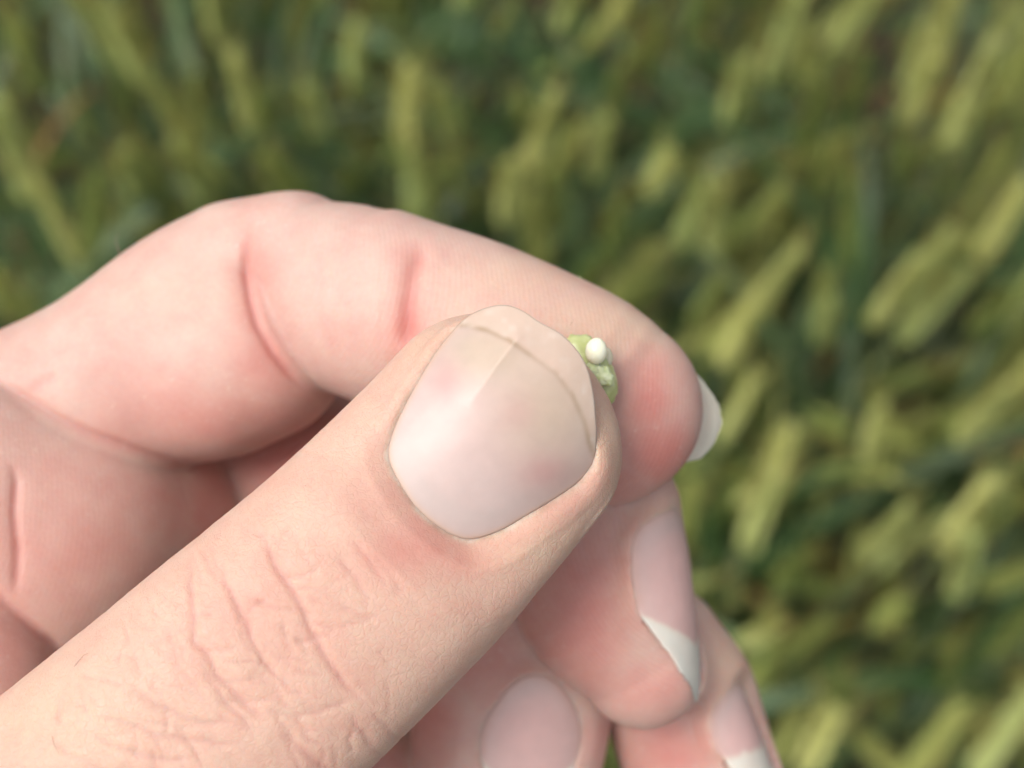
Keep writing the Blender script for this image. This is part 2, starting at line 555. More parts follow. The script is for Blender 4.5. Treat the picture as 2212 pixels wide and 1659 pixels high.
# ------------------------------------------------------------------ the hand
# one continuous skin: swept, tapering segments joined by smooth unions, meshed as one surface (camera axes, mm)
class Chain:
    def __init__(s, rows, ex=2.25, cap0=0.8, cap1=0.9, roll=0.0):
        """rows: px, py, depth of the axis, half width (traced px), half thickness mm"""
        r = np.array(rows, float)
        P = np.array([PT(*q[:3]) for q in r])
        A = r[:, 3] * r[:, 2] / F
        B = r[:, 4]
        # Catmull-Rom resampling
        n = len(P)
        pts, aa, bb = [], [], []
        for i in range(n - 1):
            L = np.linalg.norm(P[i + 1] - P[i])
            m = max(2, int(L / 1.3))
            for k in range(m):
                t = k / m
                def cr(X):
                    x1, x2 = X[i], X[i + 1]
                    x0 = X[i - 1] if i > 0 else 2 * x1 - x2
                    x3 = X[i + 2] if i + 2 < n else 2 * x2 - x1
                    return 0.5 * (2 * x1 + (x2 - x0) * t + (2 * x0 - 5 * x1 + 4 * x2 - x3) * t * t + (3 * x1 - x0 - 3 * x2 + x3) * t ** 3)
                pts.append(cr(P)); aa.append(cr(A)); bb.append(cr(B))
        pts.append(P[-1]); aa.append(A[-1]); bb.append(B[-1])
        s.C = np.array(pts); s.A = np.array(aa); s.B = np.array(bb)
        T = np.gradient(s.C, axis=0)
        s.T = T / np.linalg.norm(T, axis=1)[:, None]
        zv = np.array([0, 0, 1.0])
        W = np.cross(zv, s.T)                       # in the image plane, left of travel
        W /= np.linalg.norm(W, axis=1)[:, None]
        Nn = np.cross(s.T, W)                       # towards the viewer
        if roll:
            c, q = math.cos(roll), math.sin(roll)
            W, Nn = W * c + Nn * q, -W * q + Nn * c
        s.W, s.N = W, Nn
        s.S = np.concatenate([[0], np.cumsum(np.linalg.norm(np.diff(s.C, axis=0), axis=1))])
        s.ex, s.cap0, s.cap1 = ex, cap0, cap1
        R = max(s.A.max(), s.B.max()) + 3.0
        s.lo, s.hi = s.C.min(0) - R, s.C.max(0) + R

    def local(s, X):
        """nearest axis parameter and local coordinates of points X"""
        M = len(X)
        n = len(s.C)
        near = np.empty(M, np.int64)
        C2 = (s.C ** 2).sum(1)
        for i in range(0, M, 200000):
            near[i:i + 200000] = np.argmin(C2[None] - 2 * X[i:i + 200000] @ s.C.T, axis=1)
        bi = np.zeros(M, np.int64); bt = np.zeros(M); bd = np.full(M, 1e18)
        for o in (-1, 0):
            j = np.clip(near + o, 0, n - 2)
            e = s.C[j + 1] - s.C[j]
            q = X - s.C[j]
            t = np.clip(np.einsum('ij,ij->i', q, e) / np.einsum('ij,ij->i', e, e), 0, 1)
            dd = q - t[:, None] * e
            d2 = np.einsum('ij,ij->i', dd, dd)
            m = d2 < bd
            bd[m] = d2[m]; bi[m] = j[m]; bt[m] = t[m]
        w = bt[:, None]
        def ip(Y):
            return Y[bi] * (1 - w) + Y[bi + 1] * w if Y.ndim > 1 else Y[bi] * (1 - bt) + Y[bi + 1] * bt
        C = ip(s.C); q = X - C
        u = np.einsum('ij,ij->i', q, ip(s.W)); v = np.einsum('ij,ij->i', q, ip(s.N)); ax = np.einsum('ij,ij->i', q, ip(s.T))
        return u, v, ax, ip(s.A), ip(s.B), ip(s.S)

    def sdf(s, X):
        u, v, ax, a, b, S = s.local(X)
        c = np.where(ax < 0, s.cap0, s.cap1) * a
        ax = np.where((S > 1e-4) & (S < s.S[-1] - 1e-4), 0, ax)
        p = s.ex
        q = ((np.abs(u) / a) ** p + (np.abs(v) / b) ** p) ** (1 / p)
        q = np.sqrt(q * q + (ax / c) ** 2) + 1e-9
        ln = np.sqrt(u * u + v * v + ax * ax)
        d = ln * (1 - 1 / q)
        return np.where(q < 0.05, -np.minimum(a, b), d)


CH = {
    'thumb': Chain([(-560, 2420, 122, 430, 13), (-250, 2130, 116, 352, 10.8), (212, 1751, 113.5, 325, 9.8), (508, 1500, 114, 316, 9.4), (798, 1239, 115, 297, 8.5),
                    (958, 1073, 116, 286, 8.0), (1082, 934, 116.8, 278, 7.4)], ex=2.5, cap1=0.84),
    'index_prox': Chain([(-420, 1190, 136, 235, 9.5), (-60, 992, 136, 224, 9.2), (229, 850, 136.5, 219, 9.0), (432, 728, 136.8, 239, 9.0), (548, 668, 136.8, 240, 9.0)], cap1=0.70),
    'index_prox_pad': Chain([(490, 812, 135.2, 165, 8.0), (560, 778, 135.2, 168, 8.0)], cap0=1.0, cap1=1.0),
    'index_tip': Chain([(648, 557, 134.4, 140, 7.2), (705, 598, 133.6, 180, 7.6), (775, 645, 132.6, 208, 8.0), (880, 683, 131, 211, 8.2), (1000, 720, 129.8, 210, 7.7), (1115, 774, 128.8, 216, 7.8),
                        (1243, 838, 128.1, 215, 7.5), (1308, 882, 128, 208, 6.6)], cap0=0.95, cap1=1.0, ex=2.12),
    'palm_pad': Chain([(-420, 960, 128, 300, 8.8), (-150, 1077, 130, 302, 8.6), (90, 1181, 132.6, 300, 8.4)], cap1=0.9),
    'middle_prox': Chain([(-420, 1510, 137, 260, 9.5), (-120, 1330, 138, 258, 9.3), (160, 1195, 140.5, 240, 8.8), (300, 1105, 142.5, 222, 8.5)], cap1=0.9),
    'middle_mid': Chain([(470, 1030, 152, 185, 7.5), (640, 1010, 150, 195, 7.5), (850, 1030, 146.5, 195, 7.5), (1120, 1075, 140, 195, 7.5), (1255, 1110, 136.5, 198, 7.5)]),
    'middle_dist': Chain([(1275, 1120, 135.2, 198, 7.6), (1297, 1230, 134.8, 203, 7.6), (1330, 1330, 134.6, 190, 7.3), (1390, 1432, 134.6, 138, 6.2)], cap0=0.85, cap1=1.0),
    'ring': Chain([(1130, 1330, 143, 200, 8), (1105, 1520, 142.5, 216, 8.2), (1092, 1680, 142.5, 198, 7.8), (1080, 1830, 143, 150, 6.5)]),
    'little': Chain([(1412, 1405, 146.5, 152, 6.6), (1468, 1510, 146.5, 168, 6.8), (1512, 1640, 146.5, 168, 6.7), (1560, 1800, 146.5, 150, 6.2), (1590, 1900, 146.5, 110, 5.2)], cap0=0.9),
    'palm_edge': Chain([(500, 1900, 147, 230, 8), (680, 1790, 147, 200, 8), (740, 1760, 147, 180, 8), (830, 1730, 148, 180, 8)]),
    'thenar': Chain([(-600, 1900, 128, 300, 10), (-300, 1640, 127, 285, 9.5), (-145, 1508, 127, 276, 8.8)], cap1=1.0),
    'palm': Chain([(-430, 1420, 140, 430, 10), (-760, 1760, 137, 640, 13), (-1130, 2250, 134, 640, 15), (-1480, 2700, 134, 520, 15)], cap0=0.6, cap1=0.6),
}
CHN = list(CH)


def smin(a, b, k):
    h = np.clip(0.5 + 0.5 * (b - a) / k, 0, 1)
    return b * (1 - h) + a * h - k * h * (1 - h)


def hand_sdf(X, ids=False):
    D = {}
    for n, c in CH.items():
        d = np.full(len(X), 25.0)
        m = np.all((X > c.lo) & (X < c.hi), axis=1)
        if m.any():
            d[m] = c.sdf(X[m])
        D[n] = d
    uv = proj(X)
    # soft on the back of the joint, a tight crease on the palm side
    k = np.clip(4.5 - (uv[:, 1] - 470) * 0.03, 0.55, 5.0)
    idx = smin(smin(D['index_prox'], D['index_prox_pad'], 3.5), D['index_tip'], k)
    mid = smin(D['middle_prox'], D['middle_mid'], 1.0)
    mid = smin(mid, D['middle_dist'], 2.0)
    pad = smin(D['palm_pad'], mid, 7.0)
    h = smin(idx, pad, 0.3)
    h = smin(h, D['ring'], 0.3)
    h = smin(h, D['little'], 0.3)
    h = smin(h, D['palm_edge'], 0.8)
    h = smin(h, D['thenar'], 0.9)
    pk = np.clip((60 - uv[:, 0]) * 0.03, 0.3, 7.0)
    h = smin(h, D['palm'], pk)
    tk = np.clip((-60 - uv[:, 0]) * 0.02, 0.15, 7.0)
    h = smin(h, D['thumb'], tk)
    if ids:
        return h, np.stack([D[n] for n in CHN], 1)
    return h


def surface_nets(vox):
    lo = np.min([c.lo for c in CH.values()], 0) + 1.0
    hi = np.max([c.hi for c in CH.values()], 0) - 1.0
    ratio = 5
    cn = np.ceil((hi - lo) / (vox * ratio)).astype(int) + 1
    cs = vox * ratio
    g = np.stack(np.meshgrid(*[np.arange(n) for n in cn], indexing='ij'), -1).reshape(-1, 3)
    cd = hand_sdf(lo + (g + 0.5) * cs - vox * 0.5).reshape(cn)
    near = np.abs(cd) < cs * 1.7
    fn = cn * ratio
    D = np.where(cd < 0, np.float32(-1), np.float32(1)).astype(np.float32)
    D = np.repeat(np.repeat(np.repeat(D, ratio, 0), ratio, 1), ratio, 2)
    nb = np.argwhere(near)
    off = np.stack(np.meshgrid(*[np.arange(ratio)] * 3, indexing='ij'), -1).reshape(-1, 3)
    for i in range(0, len(nb), 4000):
        ii = (nb[i:i + 4000, None, :] * ratio + off[None]).reshape(-1, 3)
        D[ii[:, 0], ii[:, 1], ii[:, 2]] = hand_sdf(lo + ii * vox)
    ins = D < 0
    s = ins[:-1, :-1, :-1].astype(np.int8)
    tot = np.zeros_like(s)
    for dx in (0, 1):
        for dy in (0, 1):
            for dz in (0, 1):
                tot += ins[dx:fn[0] - 1 + dx, dy:fn[1] - 1 + dy, dz:fn[2] - 1 + dz]
    act = (tot > 0) & (tot < 8)
    cells = np.argwhere(act)
    vid = np.full(act.shape, -1, np.int32)
    vid[act] = np.arange(len(cells))
    acc = np.zeros((len(cells), 3)); cnt = np.zeros(len(cells))
    corners = [np.array(c) for c in np.ndindex(2, 2, 2)]
    for a in corners:
        for ax in range(3):
            if a[ax]:
                continue
            b = a.copy(); b[ax] = 1
            ca, cb = cells + a, cells + b
            da = D[ca[:, 0], ca[:, 1], ca[:, 2]]; db = D[cb[:, 0], cb[:, 1], cb[:, 2]]
            m = (da < 0) != (db < 0)
            t = da[m] / (da[m] - db[m])
            acc[m] += a + (b - a) * t[:, None]
            cnt[m] += 1
    V = lo + (cells + acc / cnt[:, None]) * vox
    faces = []
    for ax in range(3):
        sl0 = [slice(1, -1)] * 3; sl1 = [slice(1, -1)] * 3
        sl0[ax] = slice(0, -1); sl1[ax] = slice(1, None)
        A, B = ins[tuple(sl0)], ins[tuple(sl1)]
        e = np.argwhere(A != B)
        sgn = A[tuple(e.T)]
        o = e.copy()
        for k in range(3):
            if k != ax:
                o[:, k] += 1
        u, v = (ax + 1) % 3, (ax + 2) % 3
        def at(du, dv):
            c = o.copy(); c[:, u] -= du; c[:, v] -= dv
            return vid[c[:, 0], c[:, 1], c[:, 2]]
        q = np.stack([at(1, 1), at(0, 1), at(0, 0), at(1, 0)], 1)
        q[~sgn] = q[~sgn][:, ::-1]
        faces.append(q[(q >= 0).all(1)])
    return V, np.concatenate(faces)


def vnormals(V, Fq):
    a, b = V[Fq[:, 2]] - V[Fq[:, 0]], V[Fq[:, 3]] - V[Fq[:, 1]]
    n = np.cross(a, b)
    out = np.zeros_like(V)
    for k in range(3):
        s = np.repeat(n[:, k], 4)
        out[:, k] = np.bincount(Fq.ravel(), weights=s, minlength=len(V))
    return out / (np.linalg.norm(out, axis=1)[:, None] + 1e-12)


def laplace(V, Fq, it, w=0.5, mask=None):
    i = np.concatenate([Fq[:, k] for k in range(4)] * 2)
    j = np.concatenate([Fq[:, (k + 1) % 4] for k in range(4)] + [Fq[:, (k - 1) % 4] for k in range(4)])
    c = np.bincount(i, minlength=len(V))
    for _ in range(it):
        m = np.stack([np.bincount(i, weights=V[j, k], minlength=len(V)) / c for k in range(3)], 1)
        ww = w if mask is None else w * mask[:, None]
        V = V + (m - V) * ww
    return V


def seg_dist(P, line):
    """distance in the plane of points P to a polyline, and the part of its length at the nearest point"""
    line = np.asarray(line, float)
    d = np.full(len(P), 1e9); tt = np.zeros(len(P)); sd = np.zeros(len(P))
    Ls = np.concatenate([[0], np.cumsum(np.linalg.norm(np.diff(line, axis=0), axis=1))])
    for i in range(len(line) - 1):
        e = line[i + 1] - line[i]
        q = P - line[i]
        t = np.clip(q @ e / (e @ e + 1e-12), 0, 1)
        r = q - t[:, None] * e
        dd = np.sqrt((r * r).sum(1))
        m = dd < d
        d[m] = dd[m]
        tt[m] = (Ls[i] + t[m] * np.linalg.norm(e)) / Ls[-1]
        sd[m] = (q[m, 0] * e[1] - q[m, 1] * e[0])
    return d, tt, np.sign(sd)


def in_poly(P, poly):
    poly = np.asarray(poly, float)
    c = np.zeros(len(P), bool)
    j = len(poly) - 1
    for i in range(len(poly)):
        yi, yj = poly[i, 1], poly[j, 1]
        m = ((yi > P[:, 1]) != (yj > P[:, 1]))
        x = (poly[j, 0] - poly[i, 0]) * (P[:, 1] - yi) / (yj - yi + 1e-12) + poly[i, 0]
        c ^= m & (P[:, 0] < x)
        j = i
    return c


def smooth_closed(p, n):
    """closed Catmull-Rom through p, n points per span"""
    p = np.asarray(p, float)
    k = len(p)
    out = []
    for i in range(k):
        x0, x1, x2, x3 = p[i - 1], p[i], p[(i + 1) % k], p[(i + 2) % k]
        for q in range(n):
            t = q / n
            out.append(0.5 * (2 * x1 + (x2 - x0) * t + (2 * x0 - 5 * x1 + 4 * x2 - x3) * t * t + (3 * x1 - x0 - 3 * x2 + x3) * t ** 3))
    return np.array(out)


def vnoise(P, seed=0):
    """smooth value noise in 3-D, about -1..1"""
    i = np.floor(P).astype(np.int64); f = P - i
    f = f * f * (3 - 2 * f)
    def h(a):
        x = (a[:, 0] * 73856093) ^ (a[:, 1] * 19349663) ^ (a[:, 2] * 83492791) ^ (seed * 2654435761)
        x = (x ^ (x >> 13)) * 1274126177 & 0xFFFFFFFF
        x = x ^ (x >> 16)
        return (x & 0xFFFF) / 32767.5 - 1
    out = np.zeros(len(P))
    for c in np.ndindex(2, 2, 2):
        w = np.prod([f[:, k] if c[k] else 1 - f[:, k] for k in range(3)], axis=0)
        out += w * h(i + np.array(c))
    return out


def nrm(v):
    v = np.asarray(v, float)
    return v / np.linalg.norm(v)


class Nail:
    """curved plate: L along the finger, W across, N out of the plate"""
    def __init__(s, O, L, Nv, R, RL, px=None, sv=None, nfold=0, lip=0.05, reach=2.0):
        s.O = np.asarray(O, float); s.L = nrm(L)
        Nv = np.asarray(Nv, float); s.N = nrm(Nv - s.L * (Nv @ s.L)); s.W = np.cross(s.L, s.N)
        s.R, s.RL = R, RL
        if px is not None:
            sv = s.invert(np.array(px, float))
        s.raw = np.asarray(sv, float) * ((-1, 1) if px is None else (1, 1))
        k = 6
        s.out = smooth_closed(s.raw, k)
        f = np.zeros(len(s.raw)); f[:nfold] = 1
        s.fold = np.repeat(f, k)
        s.fold[max(0, (nfold - 1) * k + 1):] = 0
        kk = np.ones(15) / 15
        s.fold = np.convolve(np.concatenate([s.fold[-7:], s.fold, s.fold[:7]]), kk, 'valid')
        s.lip, s.reach = lip, reach
        s.groove = 0.10 if lip >= 0.1 else 0.0
        s.bed = 0.34 if lip >= 0.1 else 0.22
        jit = vnoise(np.column_stack([s.out * 0.9, s.out[:, 0] * 0 + s.R]), 77) * (0.2 if R < 7.5 else 0.02 if R > 8.8 else 0.08) + vnoise(np.column_stack([s.out * 2.2, s.out[:, 0] * 0]), 78) * 0.08
        c0 = s.out.mean(0)
        if lip < 0.1:
            s.out = s.out + (s.out - c0) / np.linalg.norm(s.out - c0, axis=1)[:, None] * (jit * (0.35 + 0.65 * (1 - s.fold)))[:, None]

    def surf(s, sv, h=0.0):
        ph = sv[:, 0] / s.R
        r = s.R + h
        return (s.O + s.W * (r * np.sin(ph))[:, None] + s.N * (r * np.cos(ph) - s.R - sv[:, 1] ** 2 / (2 * s.RL))[:, None] + s.L * sv[:, 1:2])

    def invert(s, px):
        sv = np.zeros((len(px), 2))
        for _ in range(30):
            p0 = proj(s.surf(sv)); e = 1e-3
            ju = (proj(s.surf(sv + [e, 0])) - p0) / e; jv = (proj(s.surf(sv + [0, e])) - p0) / e
            r = px - p0
            det = ju[:, 0] * jv[:, 1] - ju[:, 1] * jv[:, 0]
            du = (r[:, 0] * jv[:, 1] - r[:, 1] * jv[:, 0]) / det
            dv = (ju[:, 0] * r[:, 1] - ju[:, 1] * r[:, 0]) / det
            sv = sv + np.clip(np.stack([du, dv], 1), -2, 2) * 0.8
        return sv

    def coords(s, X):
        q = X - s.O
        v = q @ s.L
        u = q @ s.W; n = q @ s.N + s.R + v * v / (2 * s.RL)
        return np.stack([np.arctan2(u, n) * s.R, v], 1), np.sqrt(u * u + n * n) - s.R

    def snap(s, V):
        """bed the skin under the plate and raise the folds of skin round it; returns displaced V and a cuticle mask"""
        sv, h = s.coords(V)
        ext = np.abs(s.out).max(0) + 3.2
        m = (np.abs(sv[:, 0]) < ext[0]) & (np.abs(sv[:, 1]) < ext[1] + 1) & (np.abs(h) < 4.5) & (np.abs(sv[:, 0]) < s.R * 1.5)
        ii = np.where(m)[0]
        P = sv[ii]; H = h[ii]
        cl = np.vstack([s.out, s.out[:1]])
        d, t, _ = seg_dist(P, cl)
        ln = np.concatenate([[0], np.cumsum(np.linalg.norm(np.diff(cl, axis=0), axis=1))]); ln /= ln[-1]
        fo = np.interp(t, ln, np.append(s.fold, s.fold[0]))
        ins = in_poly(P, s.out)
        sd = np.where(ins, -d, d)
        w = np.clip(1 - sd / s.reach, 0, 1); w = w * w * (3 - 2 * w) * fo
        lip = s.lip * (0.3 + 0.7 * np.clip((P[:, 1] - s.out[:, 1].min() - 1.0) / 4.0, 0, 1)) * np.exp(-((sd - 0.75) / 0.7) ** 2) - s.groove * np.exp(-(sd / 0.18) ** 2)
        Hn = H * (1 - w) + w * (H * 0.6 * np.clip(sd / 1.6, 0, 1)) + lip * fo
        q = np.clip((d - 0.15) / 0.7, 0, 1)
        deep = np.where(H < -s.bed, -s.bed * fo + H * (1 - fo), -s.bed)
        bed = (1 - q) * np.where(fo > 0.5, -0.10 - 0.1 * np.clip(d / 0.2, 0, 1), np.minimum(H, -0.2)) + q * deep
        Hf = np.where(ins, bed, Hn)
        dirn = V[ii] - (s.O + s.L * (P[:, 1:2]) - s.N * (s.R + P[:, 1:2] ** 2 / (2 * s.RL)))
        dirn /= np.linalg.norm(dirn, axis=1)[:, None]
        V = V.copy()
        V[ii] += dirn * (Hf - H)[:, None]
        cut = np.zeros(len(V)); cut[ii] = fo * np.exp(-((sd - 0.10) / 0.16) ** 2)
        red = np.zeros(len(V)); red[ii] = fo * np.exp(-((sd - 0.7) / 0.9) ** 2)
        return V, cut, red

    def mesh(s, rings=46, relief=None, thick=0.2):
        n = len(s.out)
        c = s.out.mean(0)
        rho = np.linspace(0, 1, rings + 1)[1:] ** 0.8
        sv = np.concatenate([[c]] + [c + (s.out - c) * r for r in rho])
        edge = np.concatenate([[0]] + [np.full(n, r) for r in rho])
        h = -0.01 - 0.02 * np.clip((edge - 0.95) / 0.05, 0, 1) ** 2
        if relief is not None:
            h = h + relief(sv)
        top = s.surf(sv, h)
        rim = s.surf(s.out, np.full(n, -thick))
        bot = s.surf(c + (s.out - c) * 0.8, np.full(n, -thick))
        V = np.vstack([top, rim, bot])
        Fc = [(0, 1 + i, 1 + (i + 1) % n) for i in range(n)]
        for k in range(rings + 1):
            a = 1 + k * n
            for i in range(n):
                j = (i + 1) % n
                Fc.append((a + i, a + n + i, a + n + j, a + j))
        Fc.append(tuple(1 + (rings + 1) * n + i for i in range(n))[::-1])
        f0 = np.cross(V[Fc[0][1]] - V[Fc[0][0]], V[Fc[0][2]] - V[Fc[0][0]])
        if f0 @ s.N < 0:
            Fc = [f[::-1] for f in Fc]
        sva = np.vstack([sv, s.out, c + (s.out - c) * 0.8])
        return V, Fc, sva


def front_depth(px, py):
    dep = np.arange(95, 165, 0.1)
    X = np.stack([(px - CX) * dep / F, -(py - CY) * dep / F, -dep], 1)
    d = hand_sdf(X)
    i = np.argmax(d < 0)
    return dep[i]


NAILS = {}
dep = front_depth(1065, 915)
NAILS['thumb'] = Nail(PT(1065, 915, dep - 0.25), (0.70, 0.71, -0.06), (0.06, 0.06, 1), 11.2, 36,
    px=[(1002, 690), (962, 735), (930, 780), (900, 830), (872, 880), (850, 930), (839, 975), (846, 1008), (870, 1055), (900, 1097), (940, 1132),
        (980, 1156), (1020, 1164), (1080, 1146), (1140, 1112), (1200, 1076), (1250, 1040), (1280, 1000),
        (1288, 950), (1286, 900), (1281, 850), (1268, 798), (1245, 757), (1210, 722), (1162, 695), (1128, 672), (1090, 660), (1045, 667)], nfold=18, lip=0.34, reach=5.0)
if 1:
    sv_, h_ = NAILS['thumb'].coords(np.array([PT(x, y, front_depth(x, y)) for x, y in ((1002, 690), (930, 780), (872, 880), (839, 975), (870, 1055), (940, 1132), (1020, 1164), (1140, 1112), (1250, 1040), (1280, 1000), (1065, 915), (1150, 800))]))
    NAILS['thumb'].O += NAILS['thumb'].N * float(np.mean(h_[:10]) * 0.5)
NAILS['index'] = Nail(PT(1420, 892, 131.5), (0.985, 0.05, -0.18), (0.2, 0.1, -1), 9.0, 40,
    px=[(1330, 770), (1440, 762), (1480, 785), (1520, 825), (1549, 870), (1557, 910), (1546, 950), (1522, 984), (1500, 994), (1440, 1004), (1330, 1000)], nfold=0)
NAILS['middle'] = Nail(PT(1477, 1300, front_depth(1477, 1300)), (0.13, -0.98, -0.02), (0.80, 0.10, 0.58), 8.0, 60,
    sv=[(-5.0, 0.6), (-5.4, -0.6), (-5.4, -3.5), (-4.8, -6.2), (-3.2, -7.7), (0, -8.3), (3, -8), (5, -6), (5.7, -2), (5.7, 2.5),
        (4.9, 5.8), (3.4, 8.3), (2.2, 9.6), (1.0, 9.2), (-0.5, 7.3), (-2.2, 4.9), (-3.8, 2.5)], nfold=10)
NAILS['ring'] = Nail(PT(1150, 1600, front_depth(1150, 1600) - 0.1), (-0.06, -0.99, -0.08), (0.16, 0.0, 1), 8.5, 60,
    px=[(1042, 1650), (1038, 1605), (1048, 1560), (1075, 1518), (1105, 1484), (1142, 1462), (1185, 1465), (1218, 1492), (1243, 1532), (1254, 1570), (1253, 1610), (1240, 1655),
        (1222, 1715), (1150, 1745), (1070, 1710)], nfold=12, lip=0.101)
NAILS['little'] = Nail(PT(1622, 1590, front_depth(1622, 1590)), (0.36, -0.93, -0.05), (0.78, 0.26, 0.58), 7.0, 60,
    sv=[(-4.1, 0.6), (-4.6, -1), (-4.4, -3), (-3.1, -4.4), (0, -5.0), (3.2, -4.4), (4.7, -2), (4.9, 1.5), (4.6, 4.6), (3.2, 6.9), (1, 7.2), (-1.6, 5.6), (-3.4, 2.8)], nfold=8)

# creases of the skin: polyline as traced, depth mm, half width mm, segment
CREASES = [
    ([(542, 1114), (567, 1162), (598, 1226), (628, 1269), (658, 1329), (684, 1385), (714, 1432), (752, 1484), (804, 1544)], .30, .26, 'thumb'),
    ([(477, 1192), (481, 1252), (503, 1291), (529, 1334), (546, 1381), (563, 1420), (593, 1458), (632, 1488)], .27, .24, 'thumb'),
    ([(421, 1166), (413, 1217), (413, 1273), (417, 1329), (417, 1381), (447, 1415), (469, 1463), (507, 1497), (550, 1540), (602, 1570)], .27, .26, 'thumb'),
    ([(590, 1575), (640, 1612), (688, 1650), (740, 1700)], .22, .3, 'thumb'),
    ([(258, 1488), (318, 1506), (344, 1527), (396, 1549), (456, 1566), (516, 1561)], .20, .22, 'thumb'),
    ([(189, 1540), (241, 1553), (292, 1570), (344, 1592), (404, 1596), (473, 1609), (542, 1604)], .20, .22, 'thumb'),
    ([(163, 1574), (215, 1596), (275, 1622), (327, 1639), (430, 1641)], .18, .22, 'thumb'),
    ([(100, 1600), (150, 1630), (210, 1665), (280, 1700)], .18, .24, 'thumb'),
    ([(529, 1334), (545, 1312), (560, 1300), (580, 1296)], .13, .18, 'thumb'),
    ([(632, 1272), (655, 1272), (690, 1278)], .12, .18, 'thumb'),
    ([(653, 1316), (688, 1351), (739, 1368)], .14, .2, 'thumb'),
    ([(628, 1549), (660, 1542), (688, 1540), (731, 1523), (770, 1500)], .14, .22, 'thumb'),
    ([(477, 1508), (520, 1515), (560, 1512), (602, 1500)], .13, .2, 'thumb'),
    ([(748, 1157), (775, 1185), (795, 1209), (820, 1240), (840, 1275)], .12, .24, 'thumb'),
    ([(720, 1190), (745, 1225), (775, 1250), (790, 1285), (800, 1330)], .11, .24, 'thumb'),
    ([(800, 1190), (830, 1225), (858, 1255), (868, 1300)], .08, .26, 'thumb'),
    ([(417, 1330), (440, 1322), (462, 1330)], .12, .18, 'thumb'),
    ([(431, 1430), (450, 1470), (500, 1530), (560, 1580)], .12, .2, 'thumb'),
    ([(350, 1330), (372, 1390), (390, 1450), (430, 1500), (470, 1540)], .10, .22, 'thumb'),
    ([(300, 1440), (340, 1470), (400, 1490), (450, 1520)], .10, .2, 'thumb'),
    ([(610, 1430), (650, 1452), (700, 1460)], .10, .18, 'thumb'),
    ([(540, 1440), (585, 1475), (620, 1520), (670, 1570)], .10, .2, 'thumb'),
    ([(934, 522), (912, 540), (897, 572), (887, 610), (881, 660), (879, 720), (880, 770)], .40, .75, 'index'),
    ([(560, 480), (535, 495), (529, 530), (531, 590), (540, 650), (556, 705), (590, 765), (640, 825), (690, 862)], .40, .42, 'index'),
    ([(700, 520), (690, 600), (700, 700), (720, 780)], .06, .5, 'index'),
    ([(-40, 808), (0, 826), (60, 862), (130, 907), (200, 940), (270, 966), (330, 990), (390, 1005), (470, 1000)], .50, .42, 'index'),
    ([(-40, 808), (0, 826), (60, 862), (130, 907), (200, 940), (270, 966), (330, 990), (390, 1005), (470, 1000)], .50, .42, 'palm'),
    ([(-60, 1240), (0, 1293), (60, 1343), (115, 1393), (150, 1430)], .5, .4, 'palm'),
    ([(-60, 1240), (0, 1293), (60, 1343), (115, 1393), (150, 1430)], .5, .4, 'thenar'),
    ([(20, 985), (35, 1040), (30, 1110), (38, 1190), (34, 1260), (30, 1300)], .30, .40, 'palm'),
    ([(60, 860), (80, 830), (130, 812)], .14, .6, 'index'),
    ([(-20, 1050), (60, 1035), (160, 1045)], .10, .5, 'middle'),
    ([(-20, 1260), (60, 1270), (120, 1300)], .12, .5, 'middle'),
]

_r = random.Random(5)
for _ in range(120):
    x, y = _r.uniform(60, 900), _r.uniform(1120, 1700)
    if 0.757 * (x - 450) - 0.654 * (y - 1420) > 330 or (x - 0) * 0.654 + (y - 1505) * 0.757 < 25:
        continue
    a = math.radians(_r.gauss(58, 16) if _r.random() < 0.65 else _r.gauss(5, 22))
    l = _r.uniform(40, 130)
    b = _r.uniform(-.5, .5)
    CREASES.append(([(x + math.cos(a + b * t) * l * t + _r.uniform(-4, 4), y + math.sin(a + b * t) * l * t + _r.uniform(-4, 4)) for t in (0, .25, .5, .75, 1)],
                    _r.uniform(.05, .12), _r.uniform(.14, .24), 'thumb'))


# blood showing through the skin, plus painted red shade in hollows: px, py, radius px (x, y), strength, segments
RED = [
    (1400, 860, 62, 95, .75, 'index_tip'), (1420, 980, 100, 90, .75, 'index_tip'), (1340, 1040, 110, 70, .55, 'index_tip'),
    (880, 700, 45, 130, .55, 'index'), (545, 620, 45, 150, .45, 'index'), (600, 790, 110, 110, .55, 'index_prox'), (420, 900, 220, 110, .35, 'index_prox'),
    (1250, 1330, 130, 170, .75, 'middle'), (1400, 1480, 110, 80, .40, 'middle'), (1200, 1200, 80, 120, .5, 'middle'),
    (880, 1190, 150, 70, .50, 'thumb'), (980, 1215, 90, 45, .40, 'thumb'), (800, 1130, 90, 90, .22, 'thumb'), (560, 1300, 170, 150, .16, 'thumb'),
    (330, 1120, 220, 200, .6, 'middle_prox'), (420, 1080, 150, 90, .5, 'palm_pad'), (120, 1200, 190, 160, .35, 'middle_prox'), (150, 1180, 200, 200, .28, 'palm_pad'),
    (920, 1560, 90, 140, .55, 'ring'), (1060, 1450, 90, 90, .45, 'ring'), (1290, 1600, 60, 60, .4, 'ring'),
    (1440, 1620, 110, 110, .65, 'little'), (20, 1400, 120, 120, .35, 'thenar'), (800, 1640, 120, 120, .4, 'palm_edge'),
    (640, 1000, 180, 140, .8, 'middle_mid'), (520, 910, 200, 80, .5, 'index_prox'), (1390, 1250, 60, 160, .35, 'middle'),  # gap behind the thumb and finger underside: red shade put into the colour
]
